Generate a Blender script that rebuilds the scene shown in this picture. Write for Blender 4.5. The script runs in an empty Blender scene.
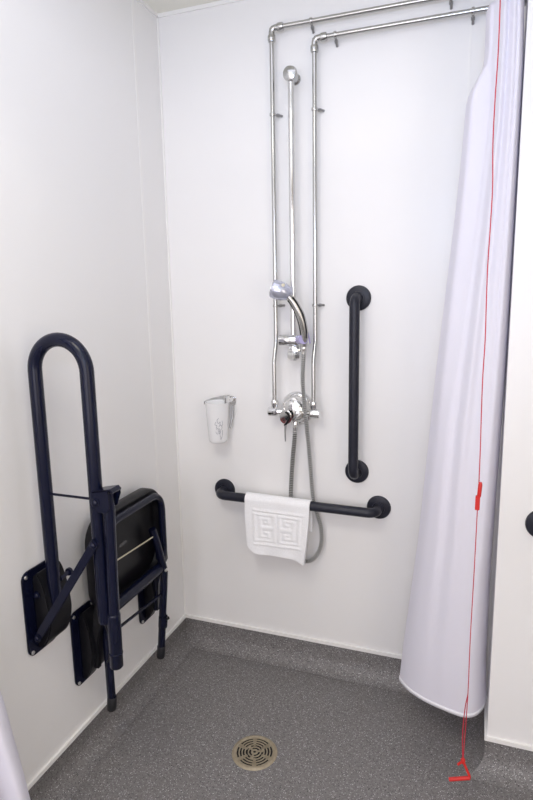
import bpy, bmesh, math, random
from mathutils import Vector, Matrix
random.seed(4)
S = bpy.context.scene
C = S.collection
V = Vector

# ------------------------------------------------------------------ materials
def mat(name, col, rough=.5, metal=0., coat=0., spec=.5):
    m = bpy.data.materials.new(name); m.use_nodes = True
    b = m.node_tree.nodes['Principled BSDF']
    b.inputs['Base Color'].default_value = (*col, 1)
    b.inputs['Roughness'].default_value = rough
    b.inputs['Metallic'].default_value = metal
    b.inputs['Coat Weight'].default_value = coat
    b.inputs['Coat Roughness'].default_value = .08
    b.inputs['Specular IOR Level'].default_value = spec
    return m

def noise_mat(name, c1, c2, scale, rough, bump=0., bump_scale=None, **k):
    m = mat(name, c1, rough, **k); nt = m.node_tree; N = nt.nodes; L = nt.links
    b = N['Principled BSDF']
    tc = N.new('ShaderNodeTexCoord')
    n = N.new('ShaderNodeTexNoise'); n.inputs['Scale'].default_value = scale; n.inputs['Detail'].default_value = 4
    L.new(tc.outputs['Object'], n.inputs['Vector'])
    r = N.new('ShaderNodeValToRGB')
    r.color_ramp.elements[0].color = (*c1, 1); r.color_ramp.elements[1].color = (*c2, 1)
    r.color_ramp.elements[0].position = .35; r.color_ramp.elements[1].position = .65
    L.new(n.outputs['Fac'], r.inputs['Fac']); L.new(r.outputs['Color'], b.inputs['Base Color'])
    if bump:
        n2 = N.new('ShaderNodeTexNoise'); n2.inputs['Scale'].default_value = bump_scale or scale
        L.new(tc.outputs['Object'], n2.inputs['Vector'])
        bp = N.new('ShaderNodeBump'); bp.inputs['Strength'].default_value = bump; bp.inputs['Distance'].default_value = .002
        L.new(n2.outputs['Fac'], bp.inputs['Height']); L.new(bp.outputs['Normal'], b.inputs['Normal'])
    return m

PANEL = noise_mat('wall_panel', (.83, .82, .81), (.845, .835, .825), 1.2, .34)
TRIMW = mat('white_trim', (.86, .85, .83), .35)
CEIL = noise_mat('ceiling_paint', (.84, .83, .75), (.86, .85, .77), 3, .9)
REAR = noise_mat('rear_paint', (.42, .40, .38), (.46, .44, .41), 2, .6)
NAVY = mat('navy_enamel', (.004, .0055, .020), .26, coat=.06, spec=.28)
CHAR = noise_mat('charcoal_coating', (.017, .018, .028), (.021, .022, .033), 60, .36, spec=.3)
BLACKP = noise_mat('black_plastic', (.006, .006, .008), (.009, .009, .011), 30, .35, spec=.22)
RUB = mat('black_rubber', (.010, .010, .013), .55)
CHROME = mat('chrome', (.80, .80, .80), .10, 1.)
CHROME2 = mat('worn_chrome', (.52, .52, .51), .20, 1.)
HOSEL = mat('hose_rib', (.60, .60, .59), .3, .6)
HOSED = mat('hose_groove', (.16, .16, .15), .4, .5)
DARKM = mat('dark_metal', (.40, .40, .40), .3, 1.)
STEEL = mat('bright_steel', (.75, .75, .73), .3, 1.)
BRASSROD = mat('pale_rod', (.62, .56, .42), .35, .6)
CUP = mat('white_cup_plastic', (.88, .88, .88), .25)
INK = mat('grey_print', (.30, .30, .34), .5)
LILAC = mat('lilac_plastic', (.42, .38, .62), .25, coat=.4)
HEADP = mat('silver_lilac_plastic', (.58, .60, .70), .18, .65)
RED = mat('red_plastic', (.62, .025, .02), .35)
REDC = noise_mat('red_cord', (.62, .02, .04), (.45, .02, .05), 300, .6)
DRED = mat('dark_red_plastic', (.12, .006, .008), .3)
BRASS = noise_mat('aged_brass', (.33, .28, .20), (.42, .36, .26), 90, .45, metal=.35)
PIT = mat('drain_pit', (.012, .011, .010), .8)
BADGE = mat('badge', (.05, .05, .055), .25)

def fabric(name, col, tr):
    m = mat(name, col, .75); nt = m.node_tree; N = nt.nodes; L = nt.links
    b = N['Principled BSDF']; out = N['Material Output']
    t = N.new('ShaderNodeBsdfTranslucent'); t.inputs['Color'].default_value = (*col, 1)
    mx = N.new('ShaderNodeMixShader'); mx.inputs['Fac'].default_value = tr
    tc = N.new('ShaderNodeTexCoord'); w = N.new('ShaderNodeTexNoise'); w.inputs['Scale'].default_value = 5; w.inputs['Detail'].default_value = 3
    L.new(tc.outputs['Object'], w.inputs['Vector'])
    bp = N.new('ShaderNodeBump'); bp.inputs['Strength'].default_value = .25; bp.inputs['Distance'].default_value = .01
    L.new(w.outputs['Fac'], bp.inputs['Height']); L.new(bp.outputs['Normal'], b.inputs['Normal'])
    L.new(b.outputs[0], mx.inputs[1]); L.new(t.outputs[0], mx.inputs[2]); L.new(mx.outputs[0], out.inputs['Surface'])
    return m
CURT = fabric('curtain_fabric', (.885, .872, .94), .25)
HEM = fabric('curtain_hem', (.90, .90, .94), .08)
TOWEL = noise_mat('towel_terry', (.88, .88, .89), (.93, .93, .94), 200, .95, bump=.5, bump_scale=700)

def vinyl():
    m = mat('speckled_vinyl', (.1, .1, .1), .5); nt = m.node_tree; N = nt.nodes; L = nt.links
    b = N['Principled BSDF']; tc = N.new('ShaderNodeTexCoord')
    n = N.new('ShaderNodeTexNoise'); n.inputs['Scale'].default_value = 120; n.inputs['Detail'].default_value = 5; n.inputs['Roughness'].default_value = .7
    L.new(tc.outputs['Object'], n.inputs['Vector'])
    r = N.new('ShaderNodeValToRGB'); e = r.color_ramp.elements
    e[0].position = .30; e[0].color = (.125, .118, .117, 1); e[1].position = .70; e[1].color = (.235, .224, .221, 1)
    L.new(n.outputs['Fac'], r.inputs['Fac'])
    last = r.outputs['Color']
    for sc, thr, col, rad in ((330, .86, (.50, .49, .49), .42), (400, .88, (.02, .02, .02), .5), (200, .955, (.62, .62, .61), .26)):
        v = N.new('ShaderNodeTexVoronoi'); v.inputs['Scale'].default_value = sc
        L.new(tc.outputs['Object'], v.inputs['Vector'])
        sp = N.new('ShaderNodeSeparateColor'); L.new(v.outputs['Color'], sp.inputs[0])
        a = N.new('ShaderNodeMath'); a.operation = 'GREATER_THAN'; a.inputs[1].default_value = thr; L.new(sp.outputs[0], a.inputs[0])
        d = N.new('ShaderNodeMath'); d.operation = 'LESS_THAN'; d.inputs[1].default_value = rad; L.new(v.outputs['Distance'], d.inputs[0])
        mu = N.new('ShaderNodeMath'); mu.operation = 'MULTIPLY'; L.new(a.outputs[0], mu.inputs[0]); L.new(d.outputs[0], mu.inputs[1])
        mx = N.new('ShaderNodeMix'); mx.data_type = 'RGBA'
        L.new(mu.outputs[0], mx.inputs[0]); L.new(last, mx.inputs[6]); mx.inputs[7].default_value = (*col, 1)
        last = mx.outputs[2]
    L.new(last, b.inputs['Base Color'])
    n2 = N.new('ShaderNodeTexNoise'); n2.inputs['Scale'].default_value = 160
    L.new(tc.outputs['Object'], n2.inputs['Vector'])
    bp = N.new('ShaderNodeBump'); bp.inputs['Strength'].default_value = .3; bp.inputs['Distance'].default_value = .002
    L.new(n2.outputs['Fac'], bp.inputs['Height']); L.new(bp.outputs['Normal'], b.inputs['Normal'])
    return m
VINYL = vinyl()

# ------------------------------------------------------------------ mesh helpers
def catmull(P, n=8, closed=False):
    P = [V(p) for p in P]; out = []; N = len(P)
    rng = range(N) if closed else range(N - 1)
    for i in rng:
        if closed: a, b, c, d = P[i - 1], P[i], P[(i + 1) % N], P[(i + 2) % N]
        else:
            b, c = P[i], P[i + 1]; a = P[i - 1] if i else b * 2 - c; d = P[i + 2] if i + 2 < N else c * 2 - b
        for k in range(n):
            t = k / n
            out.append(.5 * ((2 * b) + (c - a) * t + (2 * a - 5 * b + 4 * c - d) * t * t + (3 * b - a - 3 * c + d) * t ** 3))
    if not closed: out.append(P[-1])
    return out

def fillet(P, r, n=7):
    P = [V(p) for p in P]; out = [P[0]]
    for i in range(1, len(P) - 1):
        a, b, c = P[i - 1], P[i], P[i + 1]
        d1 = (a - b); d2 = (c - b); l1, l2 = d1.length, d2.length; d1.normalize(); d2.normalize()
        ang = d1.angle(d2)
        if ang > 3.1: out.append(b); continue
        rr = r[i] if isinstance(r, dict) and i in r else (r if not isinstance(r, dict) else .01)
        t = min(rr / math.tan(ang / 2), l1 * .49, l2 * .49); rr = t * math.tan(ang / 2)
        cen = b + (d1 + d2).normalized() * (rr / math.sin(ang / 2))
        p0 = b + d1 * t; p1 = b + d2 * t; v0 = p0 - cen; v1 = p1 - cen; w = v0.angle(v1)
        for k in range(n + 1):
            s = k / n
            out.append(cen + (v0 * math.sin((1 - s) * w) + v1 * math.sin(s * w)) / math.sin(w))
    out.append(P[-1]); return out

def tube(bm, P, r, seg=16, closed=False, cap=True, rads=None):
    P = [V(p) for p in P]; n = len(P); rings = []
    up = None
    for i, p in enumerate(P):
        if closed: t = P[(i + 1) % n] - P[i - 1]
        else: t = P[min(i + 1, n - 1)] - P[max(i - 1, 0)]
        t.normalize()
        if up is None:
            up = V((0, 0, 1)) if abs(t.z) < .9 else V((1, 0, 0))
        up = (up - t * up.dot(t)).normalized(); s = t.cross(up)
        rr = rads[i] if rads else r
        rings.append([bm.verts.new(p + (up * math.cos(a) + s * math.sin(a)) * rr) for a in [2 * math.pi * k / seg for k in range(seg)]])
    m = n if closed else n - 1
    for i in range(m):
        A, B = rings[i], rings[(i + 1) % n]
        for k in range(seg):
            bm.faces.new((A[k], A[(k + 1) % seg], B[(k + 1) % seg], B[k]))
    if cap and not closed:
        bm.faces.new(rings[0][::-1]); bm.faces.new(rings[-1])

def lathe(bm, prof, M=Matrix(), seg=32):
    """prof: (radius, height along local z)"""
    rings = []
    for r, h in prof:
        if r < 1e-6: rings.append([bm.verts.new(M @ V((0, 0, h)))])
        else: rings.append([bm.verts.new(M @ V((r * math.cos(a), r * math.sin(a), h))) for a in [2 * math.pi * k / seg for k in range(seg)]])
    for A, B in zip(rings, rings[1:]):
        for k in range(seg):
            k2 = (k + 1) % seg
            if len(A) == 1 and len(B) == 1: continue
            if len(A) == 1: bm.faces.new((A[0], B[k2], B[k]))
            elif len(B) == 1: bm.faces.new((A[k], A[k2], B[0]))
            else: bm.faces.new((A[k], A[k2], B[k2], B[k]))

def axis(p, d):
    d = V(d).normalized()
    return Matrix.Translation(V(p)) @ d.to_track_quat('Z', 'Y').to_matrix().to_4x4()

def disc(bm, p, d, r, h, bev=.001, seg=28):
    lathe(bm, [(0, 0), (r, 0), (r, h - bev), (r - bev, h), (0, h)], axis(p, d), seg)

def prism(bm, pts, ax, a0, a1, bev=0., segs=2):
    def mk(u, v, a):
        return {0: (a, u, v), 1: (u, a, v), 2: (u, v, a)}[ax]
    A = [bm.verts.new(mk(u, v, a0)) for u, v in pts]; B = [bm.verts.new(mk(u, v, a1)) for u, v in pts]
    n = len(pts); fs = [bm.faces.new(A[::-1]), bm.faces.new(B)]
    for k in range(n): fs.append(bm.faces.new((A[k], A[(k + 1) % n], B[(k + 1) % n], B[k])))
    bmesh.ops.recalc_face_normals(bm, faces=fs)
    if bev:
        es = set(e for f in fs[:2] for e in f.edges)
        bmesh.ops.bevel(bm, geom=list(es), offset=bev, segments=segs, affect='EDGES', clamp_overlap=True)

def box(bm, lo, hi, bev=0.):
    prism(bm, [(lo[0], lo[1]), (hi[0], lo[1]), (hi[0], hi[1]), (lo[0], hi[1])], 2, lo[2], hi[2], 0)
    if bev:
        es = [e for v in bm.verts[-8:] for e in v.link_edges] if False else None

def rrect(cx, cy, w, h, r, n=8):
    out = []
    for sx, sy, a0 in ((1, 1, 0), (-1, 1, 90), (-1, -1, 180), (1, -1, 270)):
        for k in range(n + 1):
            a = math.radians(a0 + 90 * k / n)
            out.append((cx + sx * (w / 2 - r) + r * math.cos(a), cy + sy * (h / 2 - r) + r * math.sin(a)))
    return out

def obj(name, bm, m, parent=None, smooth=True, loc=None):
    bmesh.ops.recalc_face_normals(bm, faces=bm.faces)
    me = bpy.data.meshes.new(name); bm.to_mesh(me); bm.free()
    for p in me.polygons: p.use_smooth = smooth
    if smooth:
        try: me.set_sharp_from_angle(angle=math.radians(40))
        except Exception: pass
    o = bpy.data.objects.new(name, me); C.objects.link(o); me.materials.append(m)
    if parent:
        o.parent = parent
        root = V((0, 0, 0)); q = parent
        while q: root += q.location; q = q.parent
        me.transform(Matrix.Translation(-root))       # geometry is written in room coordinates
    elif loc is not None:
        me.transform(Matrix.Translation(-V(loc))); o.location = loc
    return o
def tag(o, label, cat, group=None):
    o['label'] = label; o['category'] = cat
    if group: o['group'] = group
    return o
def thing(name, loc, label, cat, group=None):
    o = bpy.data.objects.new(name, None); C.objects.link(o); o.location = loc; o.empty_display_size = .05
    return tag(o, label, cat, group)
def st(name, bm, m, smooth=False):
    o = obj(name, bm, m, smooth=smooth); o['kind'] = 'structure'; return o
def T(name, P, r, m, parent, seg=16, **k):
    bm = bmesh.new(); tube(bm, P, r, seg, **k); return obj(name, bm, m, parent)
def D(name, p, d, r, h, m, parent, bev=.001, seg=28):
    bm = bmesh.new(); disc(bm, p, d, r, h, bev, seg); return obj(name, bm, m, parent)

# ------------------------------------------------------------------ the room
H = 2.4; XR = 1.187; YP = -.32; XE = 2.5; YF = -3.4
def quadbox(lo, hi):
    bm = bmesh.new(); prism(bm, [(lo[0], lo[1]), (hi[0], lo[1]), (hi[0], hi[1]), (lo[0], hi[1])], 2, lo[2], hi[2]); return bm
st('wall_left', quadbox((-.1, YF - .1, -.05), (0, .1, H + .05)), PANEL)
st('wall_back', quadbox((0, 0, -.05), (XE, .1, H + .05)), PANEL)
st('wall_right', quadbox((XR, YP, 0), (XE, 0, H)), PANEL)
st('wall_far_right', quadbox((XE, YF, -.05), (XE + .1, .1, H + .05)), REAR)
st('wall_front', quadbox((0, YF - .1, -.05), (XE, YF, H + .05)), REAR)
st('floor', quadbox((0, YF, -.05), (XE, 0, 0)), VINYL)
st('ceiling', quadbox((0, YF, H), (XE, 0, H + .05)), CEIL)

COVE = [(0, .1), (.004, .1), (.0045, .055), (.009, .035), (.02, .017), (.036, .006), (.058, .0008), (0, .0008)]
def cove_run(name, A, B, nrm, m0=0, m1=0):
    """cove from A to B along a wall, nrm points into the room; m0/m1 mitre (+1 inside corner, -1 outside)"""
    A = V((*A, 0)); B = V((*B, 0)); nrm = V((*nrm, 0)); d = (B - A).normalized(); bm = bmesh.new()
    R0 = [bm.verts.new(A + nrm * o + d * o * m0 + V((0, 0, z))) for o, z in COVE]
    R1 = [bm.verts.new(B + nrm * o - d * o * m1 + V((0, 0, z))) for o, z in COVE]
    n = len(COVE)
    for k in range(n): bm.faces.new((R0[k], R0[(k + 1) % n], R1[(k + 1) % n], R1[k]))
    bm.faces.new(R0); bm.faces.new(R1[::-1])
    st('baseboard_' + name, bm, VINYL, True)
cove_run('left', (0, YF), (0, 0), (1, 0), 0, 1)
cove_run('back', (0, 0), (XR, 0), (0, -1), 1, 1)
cove_run('right', (XR, 0), (XR, YP), (-1, 0), 1, -1)
cove_run('near_right', (XR, YP), (XE, YP), (0, -1), -1, 1)
# white cap strip above the cove, corner strips and panel joints
k = 1
def trim(lo, hi):
    global k
    st('trim_%d' % k, quadbox(lo, hi), TRIMW); k += 1
trim((0, YF, .100), (.007, 0, .113)); trim((0, -.007, .100), (XR, 0, .113))
trim((XR - .007, YP, .100), (XR, 0, .113)); trim((XR - .007, YP - .007, .100), (XE, YP, .113))
trim((0, -.005, .11), (.005, 0, H)); trim((0, -.006, H - .012), (XR, 0, H)); trim((0, YF, H - .012), (.006, 0, H))
trim((0, -.166, .113), (.0010, -.153, H - .012)); trim((1.044, -.0012, .113), (1.051, 0, H - .012))


# ------------------------------------------------------------------ floor drain
DR = thing('floor_drain', (.502, -.49, 0), 'round brass floor drain with slotted grate set in the grey floor', 'drain')
c = axis((.502, -.49, 0), (0, 0, 1))
bm = bmesh.new(); lathe(bm, [(.0, .0006), (.062, .0006), (.062, .0012)], c, 48); obj('sump', bm, PIT, DR)
bm = bmesh.new(); lathe(bm, [(.0605, .0008), (.0605, .0036), (.0625, .0044), (.0630, .0030), (.0636, .0030), (.0642, .0044), (.068, .0038), (.071, .0022), (.0725, .0005)], c, 64); obj('rim', bm, BRASS, DR)
bm = bmesh.new()
def arc_plate(bm, r0, r1, a0, a1, z0=.0014, z1=.0034, n=10):
    lo = []; 
    pts = [(r0, a0 + (a1 - a0) * i / n) for i in range(n + 1)] + [(r1, a1 - (a1 - a0) * i / n) for i in range(n + 1)]
    prism(bm, [(.502 + r * math.cos(a), -.49 + r * math.sin(a)) for r, a in pts], 2, z0, z1)
for r0, r1 in ((.0570, .0605), (.0475, .0508), (.0380, .0413), (.0285, .0318), (.0180, .0215), (.0050, .0110)):
    for q in range(6):
        arc_plate(bm, r0, r1, q * math.pi / 3, (q + 1) * math.pi / 3)
for q in range(6):
    a = math.radians(110 + 60 * q); 
    arc_plate(bm, .026, .058, a - .12, a + .12, n=3)
for q in range(3):
    a = math.radians(30 + 120 * q); arc_plate(bm, .008, .028, a - .2, a + .2, n=2)
obj('grate', bm, BRASS, DR, smooth=False)

# ------------------------------------------------------------------ grab bars on the white panels
def flange(name, p, n, parent, r=.0425):
    bm = bmesh.new(); lathe(bm, [(0, 0), (r, 0), (r, .004), (r - .002, .0075), (r - .008, .0095), (.021, .011), (0, .011)], axis(p, n), 40)
    o = obj(name, bm, CHAR, parent)
    bm = bmesh.new(); lathe(bm, [(.0172, .010), (.0225, .010), (.0215, .0145), (.0175, .015)], axis(p, n), 32); obj('collar', bm, CHAR, o)
    return o
def grab_bar(loc, A, B, n, label, off=.068):
    g = thing('grab_bar', loc, label, 'grab bar')
    A, B, n = V(A), V(B), V(n)
    T('rail', fillet([A + n * .004, A + n * off, B + n * off, B + n * .004], .05, 10), .0172, CHAR, g, 24)
    flange('flange', A, n, g); flange('flange', B, n, g)
    return g
grab_bar((.722, 0, .801), (.722, 0, 1.410), (.722, 0, .801), (0, -1, 0), 'vertical black grab bar on the back wall right of the shower mixer')
grab_bar((.203, 0, .68), (.203, 0, .681), (.802, 0, .675), (0, -1, 0), 'horizontal black grab bar low on the back wall, white towel over it')
grab_bar((1.293, YP, .80), (1.296, YP, .797), (1.896, YP, .797), (0, -1, 0), 'black grab bar end on the nearer right wall, cut by the picture edge')

# ------------------------------------------------------------------ towel
bmp2 = [".................",
        "########.########",
        "#......#.#......#",
        "#.####.#.#.####.#",
        "#.#..#.#.#.#..#.#",
        "#.#.##.#.#.##.#.#",
        "#.#....#.#....#.#",
        "#.######.######.#",
        "................."]
pat = ['.'*18, '#'*18, '.'*18] + bmp2[1:8] + bmp2[1:8][::-1] + ['.'*18, '#'*18, '.'*18]
pat = [(q + '.')[:18] for q in pat]
def pv(u, v):
    # u across 0..1, v down 0..1 inside the woven band
    if not (0 <= u < 1 and 0 <= v < 1): return 0
    return 1. if pat[int(v * len(pat))][int(u * 18)] == '#' else 0.
def pvs(u, v):
    s = 0
    for du in (-.016, 0, .016):
        for dv in (-.018, 0, .018): s += pv(u + du, v + dv)
    return s / 9
bm = bmesh.new(); NU, NV = 130, 170; G = []
by, bz, R = -.068, .676, .0245
back_len = .10
for j in range(NV + 1):
    row = []
    for i in range(NU + 1):
        u = i / NU
        x = .3225 + .2475 * u
        front = .205 - .018 * (1 - u) ** 1.0 + .004 * u - .018 * max(0, (.16 - u) / .16) ** 2 + .004 * math.sin(u * 7)
        arc = math.pi * R; tot = front + arc + back_len; s = tot * j / NV
        if s < front:
            h = front - s; z = bz - h; dy = R + .010 * (h / .2) ** 1.3 + .006 * math.sin(u * 5 + 1.2) * (h / .2) + .004 * math.sin(u * 13) * (h / .2) ** 2
            y = by - dy; x += (.5 - u) * .035 * (h / .22) ** 1.5 * (1.25 if u > .5 else .9)
            v = (h - .018) / .150
            y -= .0028 * pvs((u - .13) / .80, v)
        elif s < front + arc:
            a = (s - front) / R; y = by - R * math.cos(a); z = bz + R * math.sin(a)
        else:
            h = s - front - arc; y = by + R - .003 * h; z = bz - h
        z -= .005 * u - .003 + (.004 if i in (0, NU) else 0) * 0
        row.append(bm.verts.new((x, y, z)))
    G.append(row)
for j in range(NV):
    for i in range(NU): bm.faces.new((G[j][i], G[j][i + 1], G[j + 1][i + 1], G[j + 1][i]))
tw = obj('hand_towel', bm, TOWEL, loc=(.445, by, bz))
tag(tw, 'folded white towel with woven key pattern hanging over the horizontal grab bar', 'towel')
md = tw.modifiers.new('thick', 'SOLIDIFY'); md.thickness = .0062; md.offset = -1
md.thickness = .009
bv = tw.modifiers.new('soft', 'BEVEL'); bv.width = .002; bv.segments = 3; bv.limit_method = 'ANGLE'; bv.angle_limit = math.radians(60)

# ------------------------------------------------------------------ exposed pipes
def clip(parent, p, d, to_wall=.03):
    p = V(p)
    bm = bmesh.new(); lathe(bm, [(.0078, -.004), (.0102, -.004), (.0106, -.002), (.0106, .002), (.0102, .004), (.0078, .004)], axis(p, d), 24)
    o = obj('clip', bm, CHROME2, parent)
    bm = bmesh.new(); w = V((p.x, 0, p.z)); off = V((.024, .030, 0)) if abs(V(d).z) > .5 else V((0, .030, -.024)); tube(bm, [p + off * .2, p + off * .97], .0048, 14, rads=[.0036, .0042]); lathe(bm, [(0, 0), (.0060, 0), (.0060, .007), (0, .007)], axis(p + off * .45, off), 14)
    obj('stub', bm, DARKM, o)
def elbow(parent, c, d1, d2):
    c, d1, d2 = V(c), V(d1), V(d2)
    bm = bmesh.new(); tube(bm, fillet([c + d1 * .030, c, c + d2 * .030], .014, 8), .0098, 20)
    o = obj('elbow', bm, CHROME2, parent)
    for d in (d1, d2):
        bm = bmesh.new(); lathe(bm, [(.0078, .020), (.0122, .021), (.0130, .024), (.0130, .036), (.0118, .040), (.0078, .041)], axis(c, d), 8 if False else 24)
        obj('nut', bm, CHROME2, o)
def pipe(x, ztop, label, hx, clips_h, xm):
    p = thing('water_pipe', (x, -.03, 1.05), label, 'pipe', None)
    T('tube', fillet([(x, -.03, ztop), (x, -.03, 1.265), (x, -.056, 1.19), (x, -.056, 1.035)], .05, 8), .0075, CHROME2, p, 20)
    T('tube', [(x, -.03, ztop), (XR, -.03, ztop)], .0075, CHROME2, p, 20)
    elbow(p, (x, -.03, ztop), (0, 0, -1), (1, 0, 0))
    for z in (2.015, 1.388): clip(p, (x, -.03, z), (0, 0, 1))
    for cx in clips_h: clip(p, (cx, -.03, ztop), (1, 0, 0))
pipe(.434, 2.276, 'chrome wall pipe left of the riser rail, running higher along the wall top', 1.18, (.567, .99), .44)
pipe(.578, 2.224, 'chrome wall pipe right of the riser rail, lower of the two pipe runs', 1.18, (.645, 1.053), .57)

# ------------------------------------------------------------------ mixer valve
MX = thing('shower_mixer', (.505, 0, 1.018), 'chrome shower mixer valve between the lower ends of the two wall pipes', 'shower mixer')
bm = bmesh.new(); lathe(bm, [(0, 0), (.062, 0), (.062, .006), (.058, .013), (.050, .017), (.046, .034), (.043, .052), (.036, .062), (.022, .067), (0, .068)], axis((.505, 0, 1.020), (0, -1, 0)), 48); body = obj('body', bm, CHROME, MX)
bm = bmesh.new(); lathe(bm, [(.016, .0), (.016, .006), (.013, .009), (0, .010)], axis((.505, -.050, 1.052), (0, -1, .25)), 24); obj('top_cap', bm, CHROME, body)
for sx, xp in ((-1, .434), (1, .578)):
    bm = bmesh.new(); lathe(bm, [(.0105, 0), (.0125, .004), (.0125, .014), (.0105, .018), (.0105, abs(xp - .505) - .03)], axis((xp, -.056, 1.014), (-sx, 0, 0)), 24)
    arm = obj('inlet_arm', bm, CHROME, MX)
    bm = bmesh.new(); lathe(bm, [(0, -.022), (.0165, -.022), (.0175, -.019), (.0175, .008), (.0130, .012), (0, .012)], axis((xp, -.056, 1.014), (-sx, 0, 0)), 28); obj('end_elbow', bm, CHROME, arm)
    bm = bmesh.new(); lathe(bm, [(.0078, .044), (.0115, .043), (.0130, .040), (.0130, .026), (.0110, .022), (.0110, .010)], axis((xp, -.056, 1.014), (0, 0, 1)), 20); obj('compression_nut', bm, CHROME, arm)
# temperature and flow controls
bm = bmesh.new(); lathe(bm, [(0, 0), (.021, 0), (.022, .003), (.022, .013), (.019, .018), (0, .019)], axis((.480, -.058, 1.003), (-.25, -1, -.1)), 28); kn = obj('control_knob', bm, CHROME, MX)
bm = bmesh.new(); tube(bm, [V((.483, -.080, .998)) + V((math.cos(a) * .0185, 0, math.sin(a) * .0185)) for a in [math.radians(190 + 16 * i) for i in range(12)]], .0035, 10); obj('red_ring', bm, DRED, kn)['label'] = 'dark red temperature ring'
bm = bmesh.new(); tube(bm, catmull([(.478, -.070, 1.016), (.492, -.086, 1.016), (.499, -.088, 1.000), (.489, -.086, .982), (.480, -.084, .972)], 5), .0042, 10); obj('lever_hub', bm, BLACKP, kn)
bm = bmesh.new(); tube(bm, [(.484, -.084, .980), (.482, -.086, .950), (.483, -.086, .915)], .0030, 10, rads=[.0045, .0032, .0026]); obj('lever', bm, DARKM, kn)
bm = bmesh.new(); lathe(bm, [(0, 0), (.015, 0), (.016, .003), (.014, .020), (0, .021)], axis((.525, -.055, 1.010), (.35, -1, 0)), 24); kn2 = obj('control_knob', bm, CHROME, MX)
bm = bmesh.new(); tube(bm, [(.540, -.078, 1.018), (.524, -.080, 1.000), (.512, -.078, .984)], .0035, 10); obj('lever', bm, CHROME, kn2)
bm = bmesh.new(); lathe(bm, [(0, .0), (.011, .0), (.013, .006), (.013, .018), (.009, .022), (0, .022)], axis((.508, -.048, .985), (0, 0, -1)), 24); obj('outlet', bm, CHROME, MX)

# ------------------------------------------------------------------ riser rail, slider, handset, hose
RS = thing('riser_rail', (.505, 0, 1.22), 'vertical chrome riser rail with round top mount between the two wall pipes', 'shower rail')
T('pole', [(.505, -.05, 2.115), (.505, -.05, 1.225)], .0105, CHROME, RS, 24)
bm = bmesh.new(); lathe(bm, [(0, 0), (.018, 0), (.018, .006), (.014, .010), (.014, .046), (.021, .050), (.0235, .060), (.021, .068), (.010, .073), (0, .074)], axis((.505, 0, 2.122), (0, -1, 0)), 32); obj('top_mount', bm, CHROME2, RS)
bm = bmesh.new(); lathe(bm, [(0, 0), (.024, 0), (.024, .006), (.014, .010), (.014, .040), (.018, .046), (.018, .062), (0, .066)], axis((.505, 0, 1.232), (0, -1, 0)), 32); lm = obj('bottom_mount', bm, CHROME, RS)
bm = bmesh.new(); lathe(bm, [(0, -.034), (.012, -.033), (.024, -.024), (.027, -.012), (.024, -.003), (.012, .002), (.010, .012), (0, .013)], axis((.507, -.053, 1.232), (0, 0, 1)), 7); obj('faceted_knob', bm, CHROME, lm, smooth=False)
bm = bmesh.new(); lathe(bm, [(0, -.052), (.016, -.052), (.019, -.049), (.020, -.03), (.020, .020), (.018, .024), (0, .024)], axis((.508, -.058, 1.270), (1, 0, 0)), 28); sl = obj('slider', bm, CHROME, RS)
bm = bmesh.new(); tube(bm, [(.528, -.062, 1.272), (.556, -.100, 1.277)], .0165, 18); obj('handset_socket', bm, LILAC, sl)
bm = bmesh.new(); tube(bm, catmull([(.550, -.085, 1.315), (.563, -.075, 1.300), (.568, -.070, 1.275), (.572, -.075, 1.262)], 5), .0028, 8); obj('clip_spring', bm, LILAC, sl)['label'] = 'lilac plastic clip tail'

HS = thing('shower_handset', (.550, -.09, 1.27), 'silver shower handset with round head clipped to the riser rail slider', 'shower head')
pts = catmull([(.553, -.086, 1.252), (.556, -.092, 1.300), (.548, -.102, 1.350), (.531, -.112, 1.392), (.510, -.122, 1.424)], 6)
n = len(pts); bm = bmesh.new(); tube(bm, pts, .01, 20, rads=[.0115 + .0035 * math.sin(math.pi * i / (n - 1)) for i in range(n)]); hd = obj('handle', bm, CHROME2, HS)
bm = bmesh.new(); tube(bm, [p + V((.0115, -.010, .004)) for p in pts[3:-2]], .0022, 8); obj('grip_strip', bm, BLACKP, hd)['label'] = 'black grip strip'
bm = bmesh.new(); tube(bm, [p + V((-.0105, -.0105, -.002)) for p in pts[5:-3]], .0018, 8); obj('grip_strip', bm, BLACKP, hd)['label'] = 'black grip strip'
hm = axis((.489, -.122, 1.437), (-.88, -.20, .30))
bm = bmesh.new(); lathe(bm, [(0, -.036), (.012, -.034), (.023, -.024), (.0295, -.006), (.0315, .010), (.0310, .030), (.029, .034), (0, .035)], hm, 36); hh = obj('spray_head', bm, HEADP, HS)
bm = bmesh.new(); lathe(bm, [(0, .0342), (.025, .0342), (.025, .036), (0, .0365)], hm, 32); obj('spray_plate', bm, CHROME2, hh)
bm = bmesh.new(); lathe(bm, [(.0, 0), (.006, 0), (.006, .004), (0, .005)], axis((.500, -.140, 1.455), (.3, -1, .7)), 14); obj('button', bm, BRASSROD, hh)

HO = thing('shower_hose', (.508, -.048, .963), 'ribbed chrome shower hose looping down behind the towel from mixer to handset', 'hose')
path = [(.508, -.048, .966), (.504, -.048, .91), (.496, -.042, .85), (.490, -.038, .79), (.484, -.034, .70), (.482, -.030, .62), (.485, -.026, .54), (.498, -.024, .472), (.530, -.024, .440), (.570, -.026, .457), (.597, -.028, .515),
        (.597, -.028, .58), (.582, -.029, .635), (.567, -.030, .70), (.561, -.036, .80), (.553, -.042, .92), (.549, -.062, 1.02), (.547, -.082, 1.13), (.551, -.088, 1.20), (.553, -.086, 1.250)]
pp = catmull(path, 30)
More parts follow.
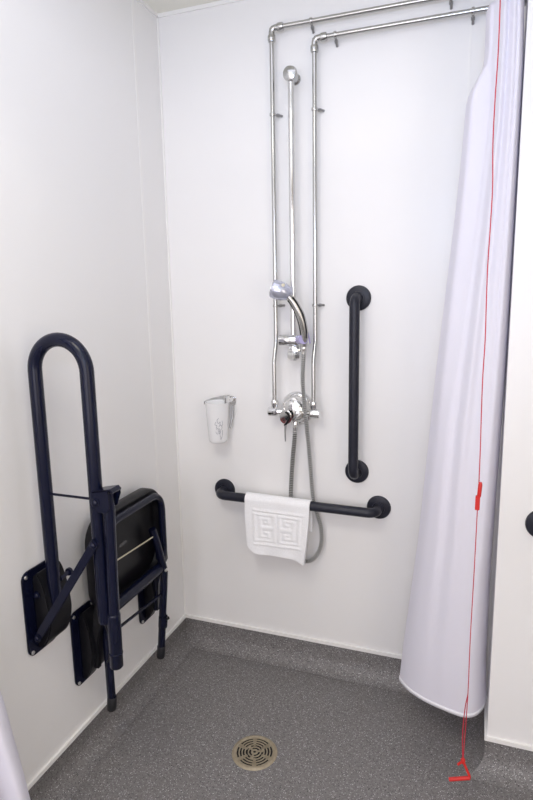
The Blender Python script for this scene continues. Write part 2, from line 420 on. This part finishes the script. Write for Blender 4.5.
# resample evenly and rib
L = [0.]
for a, b in zip(pp, pp[1:]): L.append(L[-1] + (b - a).length)
step = .0017; out = []; i = 0; s = 0.
while s < L[-1]:
    while L[i + 1] < s: i += 1
    t = (s - L[i]) / (L[i + 1] - L[i]); out.append(pp[i].lerp(pp[i + 1], t)); s += step
bm = bmesh.new(); tube(bm, out, .007, 12, rads=[.0086 if (q % 4) < 2 else .0056 for q in range(len(out))])
hz = obj('ribbed_hose', bm, HOSEL, HO); hz.data.materials.append(HOSED)
for i, p in enumerate(hz.data.polygons):
    if (i // 12) % 4 >= 2: p.material_index = 1
for p, d in (((.508, -.048, .966), (-.05, 0, -1)), ((.553, -.086, 1.252), (-.05, 0, -1))):
    bm = bmesh.new(); lathe(bm, [(0, -.006), (.0095, -.006), (.0105, -.003), (.0105, .010), (.0075, .026), (0, .027)], axis(p, d), 20); obj('hose_end', bm, CHROME, HO)

# ------------------------------------------------------------------ tumbler in wall holder
HD = thing('tumbler_holder', (.262, 0, 1.03), 'curved chrome wall holder carrying the white tumbler', 'holder')
bm = bmesh.new(); prism(bm, rrect(.248, 1.038, .028, .030, .006), 1, -.010, 0, .002); wp = obj('wall_plate', bm, CHROME, HD)
bm = bmesh.new(); prism(bm, rrect(.250, 1.044, .014, .014, .003), 1, -.050, -.008, .001); obj('arm', bm, CHROME, HD)
# swept ring band around the cup
bm = bmesh.new()
cx, cy, cz = .210, -.062, 1.040
for a0, a1 in ((-30, 205),):
    R0, R1 = .0465, .0485; N = 40; rows = []
    for i in range(N + 1):
        a = math.radians(a0 + (a1 - a0) * i / N); w = .006 + .006 * math.cos((i / N - .25) * 2.2)
        zz = cz + .010 * math.cos(a) * .8 + .004
        rows.append([bm.verts.new((cx + r * math.cos(a), cy + r * math.sin(a), zz + h)) for r, h in ((R0, -w), (R1, -w), (R1, w), (R0, w))])
    for A, B in zip(rows, rows[1:]):
        for q in range(4): bm.faces.new((A[q], A[(q + 1) % 4], B[(q + 1) % 4], B[q]))
    bm.faces.new(rows[0]); bm.faces.new(rows[-1][::-1])
obj('ring', bm, CHROME, HD)
bm = bmesh.new(); tube(bm, catmull([(.250, -.008, 1.020), (.252, -.016, .990), (.250, -.026, .960), (.246, -.034, .935)], 6), .004, 10); obj('prop', bm, DARKM, HD)
TB = thing('tumbler', (cx, cy, .888), 'white tapered tumbler with grey scribbled print in the chrome wall holder', 'cup')
bm = bmesh.new(); lathe(bm, [(0, .000), (.028, .000), (.0325, .003), (.0350, .010), (.0435, .146), (.0445, .149), (.0445, .152), (.0415, .152), (.0405, .146), (.0335, .012), (0, .008)], axis((cx, cy, .888), (0, 0, 1)), 48); cb = obj('shell', bm, CUP, TB)
bm = bmesh.new(); random.seed(11)
def on_cup(a, z, e=.0006):
    r = .0350 + (.0435 - .0350) * (z - .010) / .136 + e; a = math.radians(a)
    return (cx + r * math.sin(a), cy - r * math.cos(a), .888 + z)
for pts in ([(28, .098), (20, .090), (26, .078), (36, .084), (34, .070)], [(12, .084), (8, .074), (18, .070), (14, .060)], [(28, .066), (40, .072), (46, .060), (36, .052)],
            [(14, .056), (24, .060), (26, .048), (38, .050), (34, .040), (22, .044)], [(46, .088), (50, .076), (44, .066)], [(30, .060), (34, .036), (38, .018)], [(48, .052), (48, .034), (42, .020), (38, .016)], [(10, .048), (16, .040), (24, .038)]):
    tube(bm, catmull([on_cup(a + 2, z) for a, z in pts], 5), .00075, 6)
obj('printed_motif', bm, INK, cb)['label'] = 'grey scribbled print on the tumbler'

# ------------------------------------------------------------------ fold-up support rail on the left wall
YR = -.805
SR = thing('support_rail', (0, YR, .585), 'tall navy fold-up support rail raised against the left wall, nearest the camera', 'support rail')
def wall_bracket(parent, yc, zc, w, h, depth, m, wing=True):
    bm = bmesh.new(); prism(bm, rrect(yc - w * .06, zc, w * .86, h, .024), 0, 0, .008, .002); p = obj('wall_plate', bm, m, parent)
    # curved housing
    prof = [(.006, zc + h * .40), (depth * .45, zc + h * .46), (depth * .78, zc + h * .30), (depth * .98, zc + h * .02), (depth * .97, zc - h * .14), (depth * .78, zc - h * .30), (depth * .48, zc - h * .41), (.006, zc - h * .45)]
    prof = [(q.x, q.y) for q in catmull([(a, b, 0) for a, b in prof], 4)]
    bm = bmesh.new(); prism(bm, prof, 1, yc - w * .24, yc + w * .44, .009, 4); obj('housing', bm, BLACKP, p)
    for sy in (-1, 1):
        for sz in (-1, 1):
            bm = bmesh.new(); lathe(bm, [(.0, .0), (.0055, 0), (.005, .003), (0, .0045)], axis((.008, yc - w * .06 + sy * (w * .43 - .012), zc + sz * (h / 2 - .013)), (1, 0, 0)), 14); obj('screw', bm, STEEL, p)
    return p
wall_bracket(SR, YR, .587, .135, .245, .058, NAVY)
xi, xo, zt = .052, .211, 1.344; rr = (xo - xi) / 2
loop = [(xi, YR, .592), (xi, YR, .9)] + [((xi + xo) / 2 - rr * math.cos(a), YR, zt - .0175 - rr + rr * math.sin(a)) for a in [math.pi * i / 24 for i in range(25)]] + [(xo, YR, .9), (xo, YR, .590), (xo, YR, .578), (xo, YR, .574)]
nl = len(loop)
bm = bmesh.new(); tube(bm, loop, .0177, 28, rads=[.0177] * (nl - 2) + [.0165, .012]); obj('rail_loop', bm, NAVY, SR)
T('cross_bar', [(xi, YR, .919), (xo, YR, .919)], .0034, NAVY, SR, 12)
# pivot bolts through the outer tube and the flat strut
bm = bmesh.new(); P0 = V((.022, YR - .044, .520)); P1 = V((.212, YR - .024, .806)); d = (P1 - P0).normalized(); nrm = V((-d.z, 0, d.x)) * .0115
vs = []
for yy in (-.003, .003):
    for p, s in ((P0 - d * .012, -1), (P0 - d * .012, 1), (P1 + d * .012, 1), (P1 + d * .012, -1)): vs.append(bm.verts.new(p + nrm * s + V((0, yy, 0))))
for f in ((0, 1, 2, 3), (7, 6, 5, 4), (0, 4, 5, 1), (1, 5, 6, 2), (2, 6, 7, 3), (3, 7, 4, 0)): bm.faces.new([vs[i] for i in f])
bmesh.ops.bevel(bm, geom=bm.edges[:], offset=.0015, segments=2, affect='EDGES')
obj('strut', bm, NAVY, SR)
def bolt(parent, p, r=.009, n=(0, -1, 0)):
    bm = bmesh.new(); lathe(bm, [(0, 0), (r * 1.35, 0), (r * 1.35, .002), (r, .0025), (r, .007), (r * .6, .010), (0, .0105)], axis(p, n), 16); obj('bolt', bm, NAVY, parent)
bolt(SR, (.212, YR - .026, .806)); bolt(SR, (.222, YR - .018, .918)); bolt(SR, (.022, YR - .046, .520), .008); bolt(SR, (.022, YR - .033, .640), .008)
bm = bmesh.new(); tube(bm, [(.066, YR + .010, .672), (.066, YR + .045, .676)], .006, 12); lathe(bm, [(0, 0), (.011, 0), (.011, .008), (0, .009)], axis((.066, YR + .043, .676), (0, 1, 0)), 12); obj('side_knob', bm, NAVY, SR)
# bracket holding the drop-down leg
bm = bmesh.new(); prism(bm, [(xo + .002, .905), (xo + .002, .946), (.258, .954), (.262, .944), (.262, .905), (.25, .892), (.225, .892)], 1, YR - .0185, YR - .0155, .001); prism(bm, [(xo + .002, .946), (.268, .958), (.276, .950), (.274, .946), (.266, .953), (xo + .002, .942)], 1, YR - .0185, YR + .019, 0)
prism(bm, [(xo + .002, .900), (xo + .002, .942), (.274, .950), (.274, .938), (.262, .905), (.238, .895)], 1, YR + .016, YR + .019, .001); obj('leg_bracket', bm, NAVY, SR)
LG = T('drop_leg', fillet([(.247, YR, .940), (.249, YR, .90), (.240, YR, .56), (.239, YR, .50)], .05), .0145, NAVY, SR, 22)
bm = bmesh.new(); lathe(bm, [(0, -.002), (.0150, 0), (.0178, .004), (.0178, .152), (.0170, .156), (.0148, .158), (0, .158)], axis((.2375, YR, .450), (.015, 0, 1)), 26); obj('ferrule', bm, NAVY, LG)
bm = bmesh.new(); lathe(bm, [(.0176, 0), (.0190, .001), (.0190, .004), (.0176, .005)], axis((.238, YR, .490), (.015, 0, 1)), 26); obj('ferrule_ring', bm, NAVY, LG)
T('retaining_wire', catmull([(.205, YR + .004, .574), (.212, YR + .008, .54), (.216, YR + .010, .50), (.206, YR + .012, .46), (.196, YR + .014, .445)], 6), .0026, BLACKP, SR, 8)

# ------------------------------------------------------------------ fold-up shower seat on the left wall
y0, y1, z0, z1 = -.640, -.262, .462, .775; yc, zc = (y0 + y1) / 2, (z0 + z1) / 2
SE = thing('shower_chair', (0, yc, .38), 'navy and black fold-up shower seat folded against the left wall behind the support rail', 'shower seat')
for yy in (-.636, -.277): wall_bracket(SE, yy, .375, .128, .245, .050, NAVY)
w, h = y1 - y0, z1 - z0
bm = bmesh.new()
# shell: rim with recessed back, built as loops from the wall side to the room side and into the recess
prof = [(0, .030, .0), (0, .036, -.004), (0, .066, -.004), (0, .074, .001), (0, .076, .008), (0, .074, .016), (0, .062, .020), (0, .052, .024)]
rings = []
for _, x, ins in prof:
    rings.append([bm.verts.new((x, a, b)) for a, b in rrect(yc, zc, w - 2 * ins, h - 2 * ins, max(.085 - ins, .02), 10)])
for A, B in zip(rings, rings[1:]):
    m_ = len(A)
    for q in range(m_): bm.faces.new((A[q], A[(q + 1) % m_], B[(q + 1) % m_], B[q]))
bm.faces.new(rings[0][::-1]); bm.faces.new(rings[-1]); obj('seat_shell', bm, BLACKP, SE)
# shallow raised panel on the underside
bm = bmesh.new(); prism(bm, rrect(yc, zc + .01, w - .13, h - .12, .045), 0, .050, .0555, .002); up = obj('underside_panel', bm, BLACKP, SE)
bm = bmesh.new(); prism(bm, rrect(yc - .035, .640, .045, .014, .006), 0, .0553, .0565, .0004); obj('oval_badge', bm, BADGE, up)
# tubular frame following the shell
fr = [(.088, a, b) for a, b in rrect(yc, zc + .002, w - .052, h - .046, .062, 8)]
bm = bmesh.new(); tube(bm, fr, .0125, 16, closed=True); obj('seat_frame', bm, NAVY, SE)
# hinge bar, thin rod
T('hinge_bar', [(.088, y0 - .002, .484), (.088, y1 + .004 - .05, .484)], .0185, NAVY, SE, 20)
T('tie_rod', [(.098, -.600, .634), (.098, -.372, .622)], .0024, BRASSROD, SE, 10)['label'] = 'pale metal tie rod'
# side arms from the plates up to the frame
for yy in (-.642, -.290):
    bm = bmesh.new(); prism(bm, [(.030, .300), (.054, .300), (.062, .40), (.082, .47), (.100, .505), (.096, .60), (.078, .60), (.060, .52), (.040, .43)], 1, yy - .010, yy + .010, .003); obj('side_arm', bm, BLACKP if yy < -.5 else NAVY, SE)
def seat_leg(y, y2, kx=.100):
    o = T('leg', fillet([(.084, y2, .640), (kx - .008, y2 + .012, .585), (kx, y, .47), (kx - .006, y, .40), (.069, y, .150)], .06, 8), .0132, NAVY, SE, 20)
    if y < -.5: zf = .012
    else: zf = 0
    bm = bmesh.new(); lathe(bm, [(.0130, -.022), (.0158, -.022), (.0165, -.018), (.0165, .018), (.0158, .022), (.0130, .022)], axis((.0835, y, .272 + zf * 12), (.113, 0, 1)), 22); cc = obj('collar', bm, NAVY, o)
    bm = bmesh.new(); tube(bm, [(.090, y + .010, .276 + zf * 12), (.094, y + .022, .276 + zf * 12)], .006, 10); obj('spring_button', bm, BLACKP, cc)
    bm = bmesh.new(); lathe(bm, [(0, 0), (.0135, 0), (.0155, .003), (.0150, .046), (.0135, .048)], axis((.0660, y, .126 + zf), (.113, 0, 1)), 22); obj('rubber_foot', bm, RUB, o)
seat_leg(-.312, -.350); seat_leg(-.616, -.622, .074)
T('leg_bar', [(.082, -.612, .402), (.090, -.315, .385)], .0050, NAVY, SE, 12)
for p in ((.108, -.316, .478), (.083, -.620, .478)):
    bm = bmesh.new(); lathe(bm, [(0, 0), (.0075, 0), (.0070, .004), (.003, .006), (0, .006)], axis(p, (1, -.4, 0)), 14); obj('pivot_cap', bm, STEEL, SE)['label'] = 'bright steel pivot cap'
bm = bmesh.new(); tube(bm, [(.060, y1 + .002, .640), (.060, y1 + .014, .640)], .010, 14); obj('side_stud', bm, BLACKP, SE)

# ------------------------------------------------------------------ curtain rail and curtains
RZ = 2.165; RX = 1.150
RL = thing('curtain_rail', (RX, -.62, RZ), 'curved chrome curtain rail above the shower, seen at the top right corner', 'curtain rail')
T('rail', fillet([(XR - .001, -.215, RZ), (RX, -.215, RZ), (RX, -1.15, RZ), (.0, -1.15, RZ)], .055, 10), .0105, DARKM, RL, 18)
D('end_bracket', (XR, -.215, RZ), (-1, 0, 0), .024, .012, DARKM, RL); D('end_bracket', (0, -1.15, RZ), (1, 0, 0), .024, .012, DARKM, RL)

def lerp_tab(tab, z):
    for (za, a), (zb, b) in zip(tab, tab[1:]):
        if z >= zb:
            t = (za - z) / (za - zb); t = min(max(t, 0), 1); return a + (b - a) * t
    return tab[-1][1]
def curtain(name, loc, path, xl, xr, yf, ztop, zbot, label, depth=1., nz=140, wav=0., xf=None):
    r = thing(name, loc, label, 'shower curtain')
    P = catmull([(a, b, 0) for a, b in path], 10); bm = bmesh.new(); rows = []
    def pos(s, p, z):
        L_, R_ = lerp_tab(xl, z), lerp_tab(xr, z)
        if xf:
            t_ = min(max((p.x - .10) / .16, 0), 1) if s > 20 else 0; t_ = t_ * t_ * (3 - 2 * t_)
            L_ = L_ + max(lerp_tab(xf, z) - L_, 0) * t_
        k_ = lerp_tab([(ztop, .86), (1.6, .9), (.9, .97), (zbot, 1.)], z) * depth
        fw = .034 * min(max((z - .5) / .9, 0), 1) * min(max((p.x - .80) / .18, 0), 1) if xf else 0
        return V((L_ + (R_ - L_) * p.x, lerp_tab(yf, z) + p.y * k_ - fw + wav * (math.sin(p.x * 19 + 1.2 * z) + .5 * math.sin(p.x * 31 + 2)) * min(max(z - zbot, 0) / .9, 1) * (1 if s > 30 else 0) * min(max((s - 30) / 12, 0), 1), z))
    for j in range(nz + 1):
        z = ztop + (zbot - ztop) * j / nz
        rows.append([bm.verts.new(pos(i, p, z)) for i, p in enumerate(P)])
    for A, B in zip(rows, rows[1:]):
        for i in range(len(P) - 1): bm.faces.new((A[i], A[i + 1], B[i + 1], B[i]))
    cl = obj('cloth', bm, CURT, r)
    md = cl.modifiers.new('t', 'SOLIDIFY'); md.thickness = .0012; md.offset = 0
    bm = bmesh.new(); rows = []
    for z in (zbot + .012, zbot - .001): rows.append([bm.verts.new(pos(i, p, z)) for i, p in enumerate(P)])
    for i in range(len(P) - 1): bm.faces.new((rows[0][i], rows[0][i + 1], rows[1][i + 1], rows[1][i]))
    h = obj('hem', bm, HEM, r); md = h.modifiers.new('t', 'SOLIDIFY'); md.thickness = .0035; md.offset = 0
    return r
pathR = [(.80, .060), (.45, .070), (.12, .060), (.0, .032), (.03, .008), (.11, -.018), (.20, -.038), (.30, -.054), (.40, -.066), (.47, -.073), (.54, -.079), (.66, -.088), (.76, -.091), (.86, -.080), (.94, -.050), (.99, -.005), (1.0, .04), (.94, .070)]
XL = [(2.14, 1.093), (2.03, 1.093), (2.0, 1.089), (1.945, 1.058), (1.92, 1.052), (1.80, 1.046), (1.65, 1.036), (1.19, .997), (.66, .960), (.28, .922), (.15, .912)]
XRt = [(2.14, 1.180), (1.97, 1.1865), (1.50, 1.186), (1.2, 1.185), (.95, 1.181), (.6, 1.174), (.3, 1.175), (.15, 1.183)]
CR = curtain('shower_curtain', (1.09, -.25, .15), pathR, XL, XRt, [(2.14, -.240), (1.6, -.236), (.8, -.225), (.15, -.215)], 2.14, .148, 'long white shower curtain gathered at the right by the red cord', 1., wav=.0055, xf=[(2.14, 1.093), (1.85, 1.086), (1.6, 1.06), (1.3, 1.02), (1.0, .98), (.148, .90)])
for yy, xx in ((-.215, 1.150), (-.236, 1.158), (-.29, 1.150), (-.33, 1.150)):
    cen = V((xx, yy, RZ - .008)); bm = bmesh.new(); dx = V((0, 1, 0)) if yy > -.23 else V((1, 0, 0))
    tube(bm, [cen + dx * math.cos(a) * .017 + V((0, 0, math.sin(a) * .022 - .006)) for a in [2 * math.pi * i / 20 for i in range(20)]], .0018, 8, closed=True); obj('ring', bm, CHROME2, CR)
pathL = [(.0, .05), (.5, .06), (.85, .05), (1., .0), (.7, -.03), (.9, -.07), (.6, -.1), (.2, -.12)]
CL = curtain('shower_curtain', (.05, -1.15, .12), pathL, [(2.14, .012), (.12, .008)], [(2.14, .05), (.8, .055), (.62, .080), (.47, .110), (.30, .138), (.12, .160)],
        [(2.14, -1.15), (.8, -1.13), (.5, -1.09), (.12, -1.07)], 2.14, .105, 'white shower curtain edge at the lower left corner of the photo', .8)
for yy in (-1.15,):
    for xx in (.02, .035, .05):
        cen = V((xx, yy, RZ - .008)); bm = bmesh.new()
        tube(bm, [cen + V((0, 1, 0)) * math.cos(a) * .017 + V((0, 0, math.sin(a) * .022 - .006)) for a in [2 * math.pi * i / 20 for i in range(20)]], .0018, 8, closed=True); obj('ring', bm, CHROME2, CL)

# ------------------------------------------------------------------ red emergency pull cord
YC = -.45
PC = thing('emergency_pull_cord', (1.123, YC, H), 'red emergency pull cord hanging from the ceiling in front of the right curtain', 'pull cord')
random.seed(3)
pts = [(1.1235 + .0012 * math.sin(i * 1.7), YC + .001 * math.cos(i * 2.1), H - (H - .94) * i / 16) for i in range(17)]
pts = [(x + (.004 if z < 1.2 else .002 if z < 1.7 else 0), y, z) for x, y, z in pts]
T('cord', catmull(pts, 5), .0013, REDC, PC, 8)
T('cord', catmull([(1.128, YC, .872), (1.1275, YC, .70), (1.126, YC, .50), (1.1268, YC, .32), (1.1225, YC, .125)], 6), .0012, REDC, PC, 8)
T('cord', catmull([(1.1268, YC, .33), (1.121, YC + .002, .28), (1.118, YC + .002, .20), (1.1215, YC, .122)], 6), .0013, REDC, PC, 8)
bm = bmesh.new(); lathe(bm, [(0, 0), (.0035, 0), (.0052, .006), (.0052, .036), (.0035, .042), (0, .042)], axis((1.130, YC, .900), (.06, 0, 1)), 12); cn = obj('breakaway_connector', bm, RED, PC)
bm = bmesh.new(); prism(bm, rrect(1.1275, .886, .0115, .038, .003), 1, YC - .005, YC + .005, .001); obj('socket', bm, RED, cn)
A_, B_, C_ = V((1.1225, YC, .118)), V((1.144, YC - .008, .076)), V((1.088, YC - .008, .054))
bm = bmesh.new(); tube(bm, fillet([A_ + V((-.013, 0, -.016)), A_, B_, C_], .005, 5), .0036, 10, rads=None); hnd = obj('triangle_handle', bm, RED, PC)
bm = bmesh.new(); lathe(bm, [(0, -.008), (.006, -.006), (.0065, .004), (.003, .010), (0, .010)], axis(A_, (0, 0, 1)), 12); obj('knot_cap', bm, RED, hnd)
bm = bmesh.new(); d = (C_ - B_); tube(bm, [B_ + d * .02, C_], .0056, 10); obj('grip_bar', bm, RED, hnd)
bm = bmesh.new(); lathe(bm, [(0, 0), (.038, 0), (.038, .010), (.030, .024), (.010, .028), (0, .028)], axis((1.1235, YC, H), (0, 0, -1)), 32); obj('ceiling_switch', bm, CUP, PC)

# ------------------------------------------------------------------ camera
f_px = 581.78
R_ = ((0.9387250, 0.3442019, -0.0178998), (0.0447509, -0.1732118, -0.9838674), (-0.3417495, 0.9227799, -0.1780016))
cam = bpy.data.cameras.new('camera'); co = bpy.data.objects.new('camera', cam); C.objects.link(co)
cam.sensor_fit = 'VERTICAL'; cam.sensor_height = 24; cam.lens = f_px / 800 * 24; cam.clip_start = .02
X_, Y_, Z_ = V(R_[0]), -V(R_[1]), -V(R_[2])
M = Matrix(((X_.x, Y_.x, Z_.x, 1.1175), (X_.y, Y_.y, Z_.y, -1.98487), (X_.z, Y_.z, Z_.z, 1.42663), (0, 0, 0, 1)))
co.matrix_world = M; S.camera = co

# ------------------------------------------------------------------ light
def area(name, loc, rot, size, sy, power, col):
    l = bpy.data.lights.new(name, 'AREA'); l.shape = 'RECTANGLE'; l.size = size; l.size_y = sy; l.energy = power; l.color = col
    o = bpy.data.objects.new(name, l); C.objects.link(o); o.location = loc; o.rotation_euler = rot; return o
area('shower_ceiling_light', (.55, -.70, H - .02), (0, 0, 0), .6, .6, 1.0, (.80, .82, 1.))
area('overhead_fill', (.5, -1.7, H - .02), (0, 0, 0), .6, .6, 7.4, (1., .91, .78))  # added overhead fill, standing in for light bounced off the ceiling
area('rear_fill', (.9, YF + .03, 1.35), (math.radians(90), 0, 0), 1.6, 1.6, 17.5, (.93, .90, 1.))  # broad fill added behind the camera to even out the walls, no known window
area('side_fill', (XE - .03, -2.55, 1.35), (math.radians(90), 0, math.radians(90)), 1.6, 1.6, 11, (1., .89, .76))  # invented side source, lifts the left wall against the nearer right one
area('bounced_flash', (1.1, -2.2, 1.8), (math.radians(150), 0, math.radians(15)), .3, .3, 8.2, (.40, .62, 1.))
w = bpy.data.worlds.new('world'); S.world = w; w.use_nodes = True
w.node_tree.nodes['Background'].inputs[0].default_value = (.8, .85, 1, 1); w.node_tree.nodes['Background'].inputs[1].default_value = .0
S.view_settings.view_transform = 'Standard'; S.view_settings.look = 'None'
S.view_settings.exposure = 0.63; S.view_settings.gamma = 1; S.view_settings.use_curve_mapping = False
S.cycles.max_bounces = 12; S.cycles.diffuse_bounces = 8
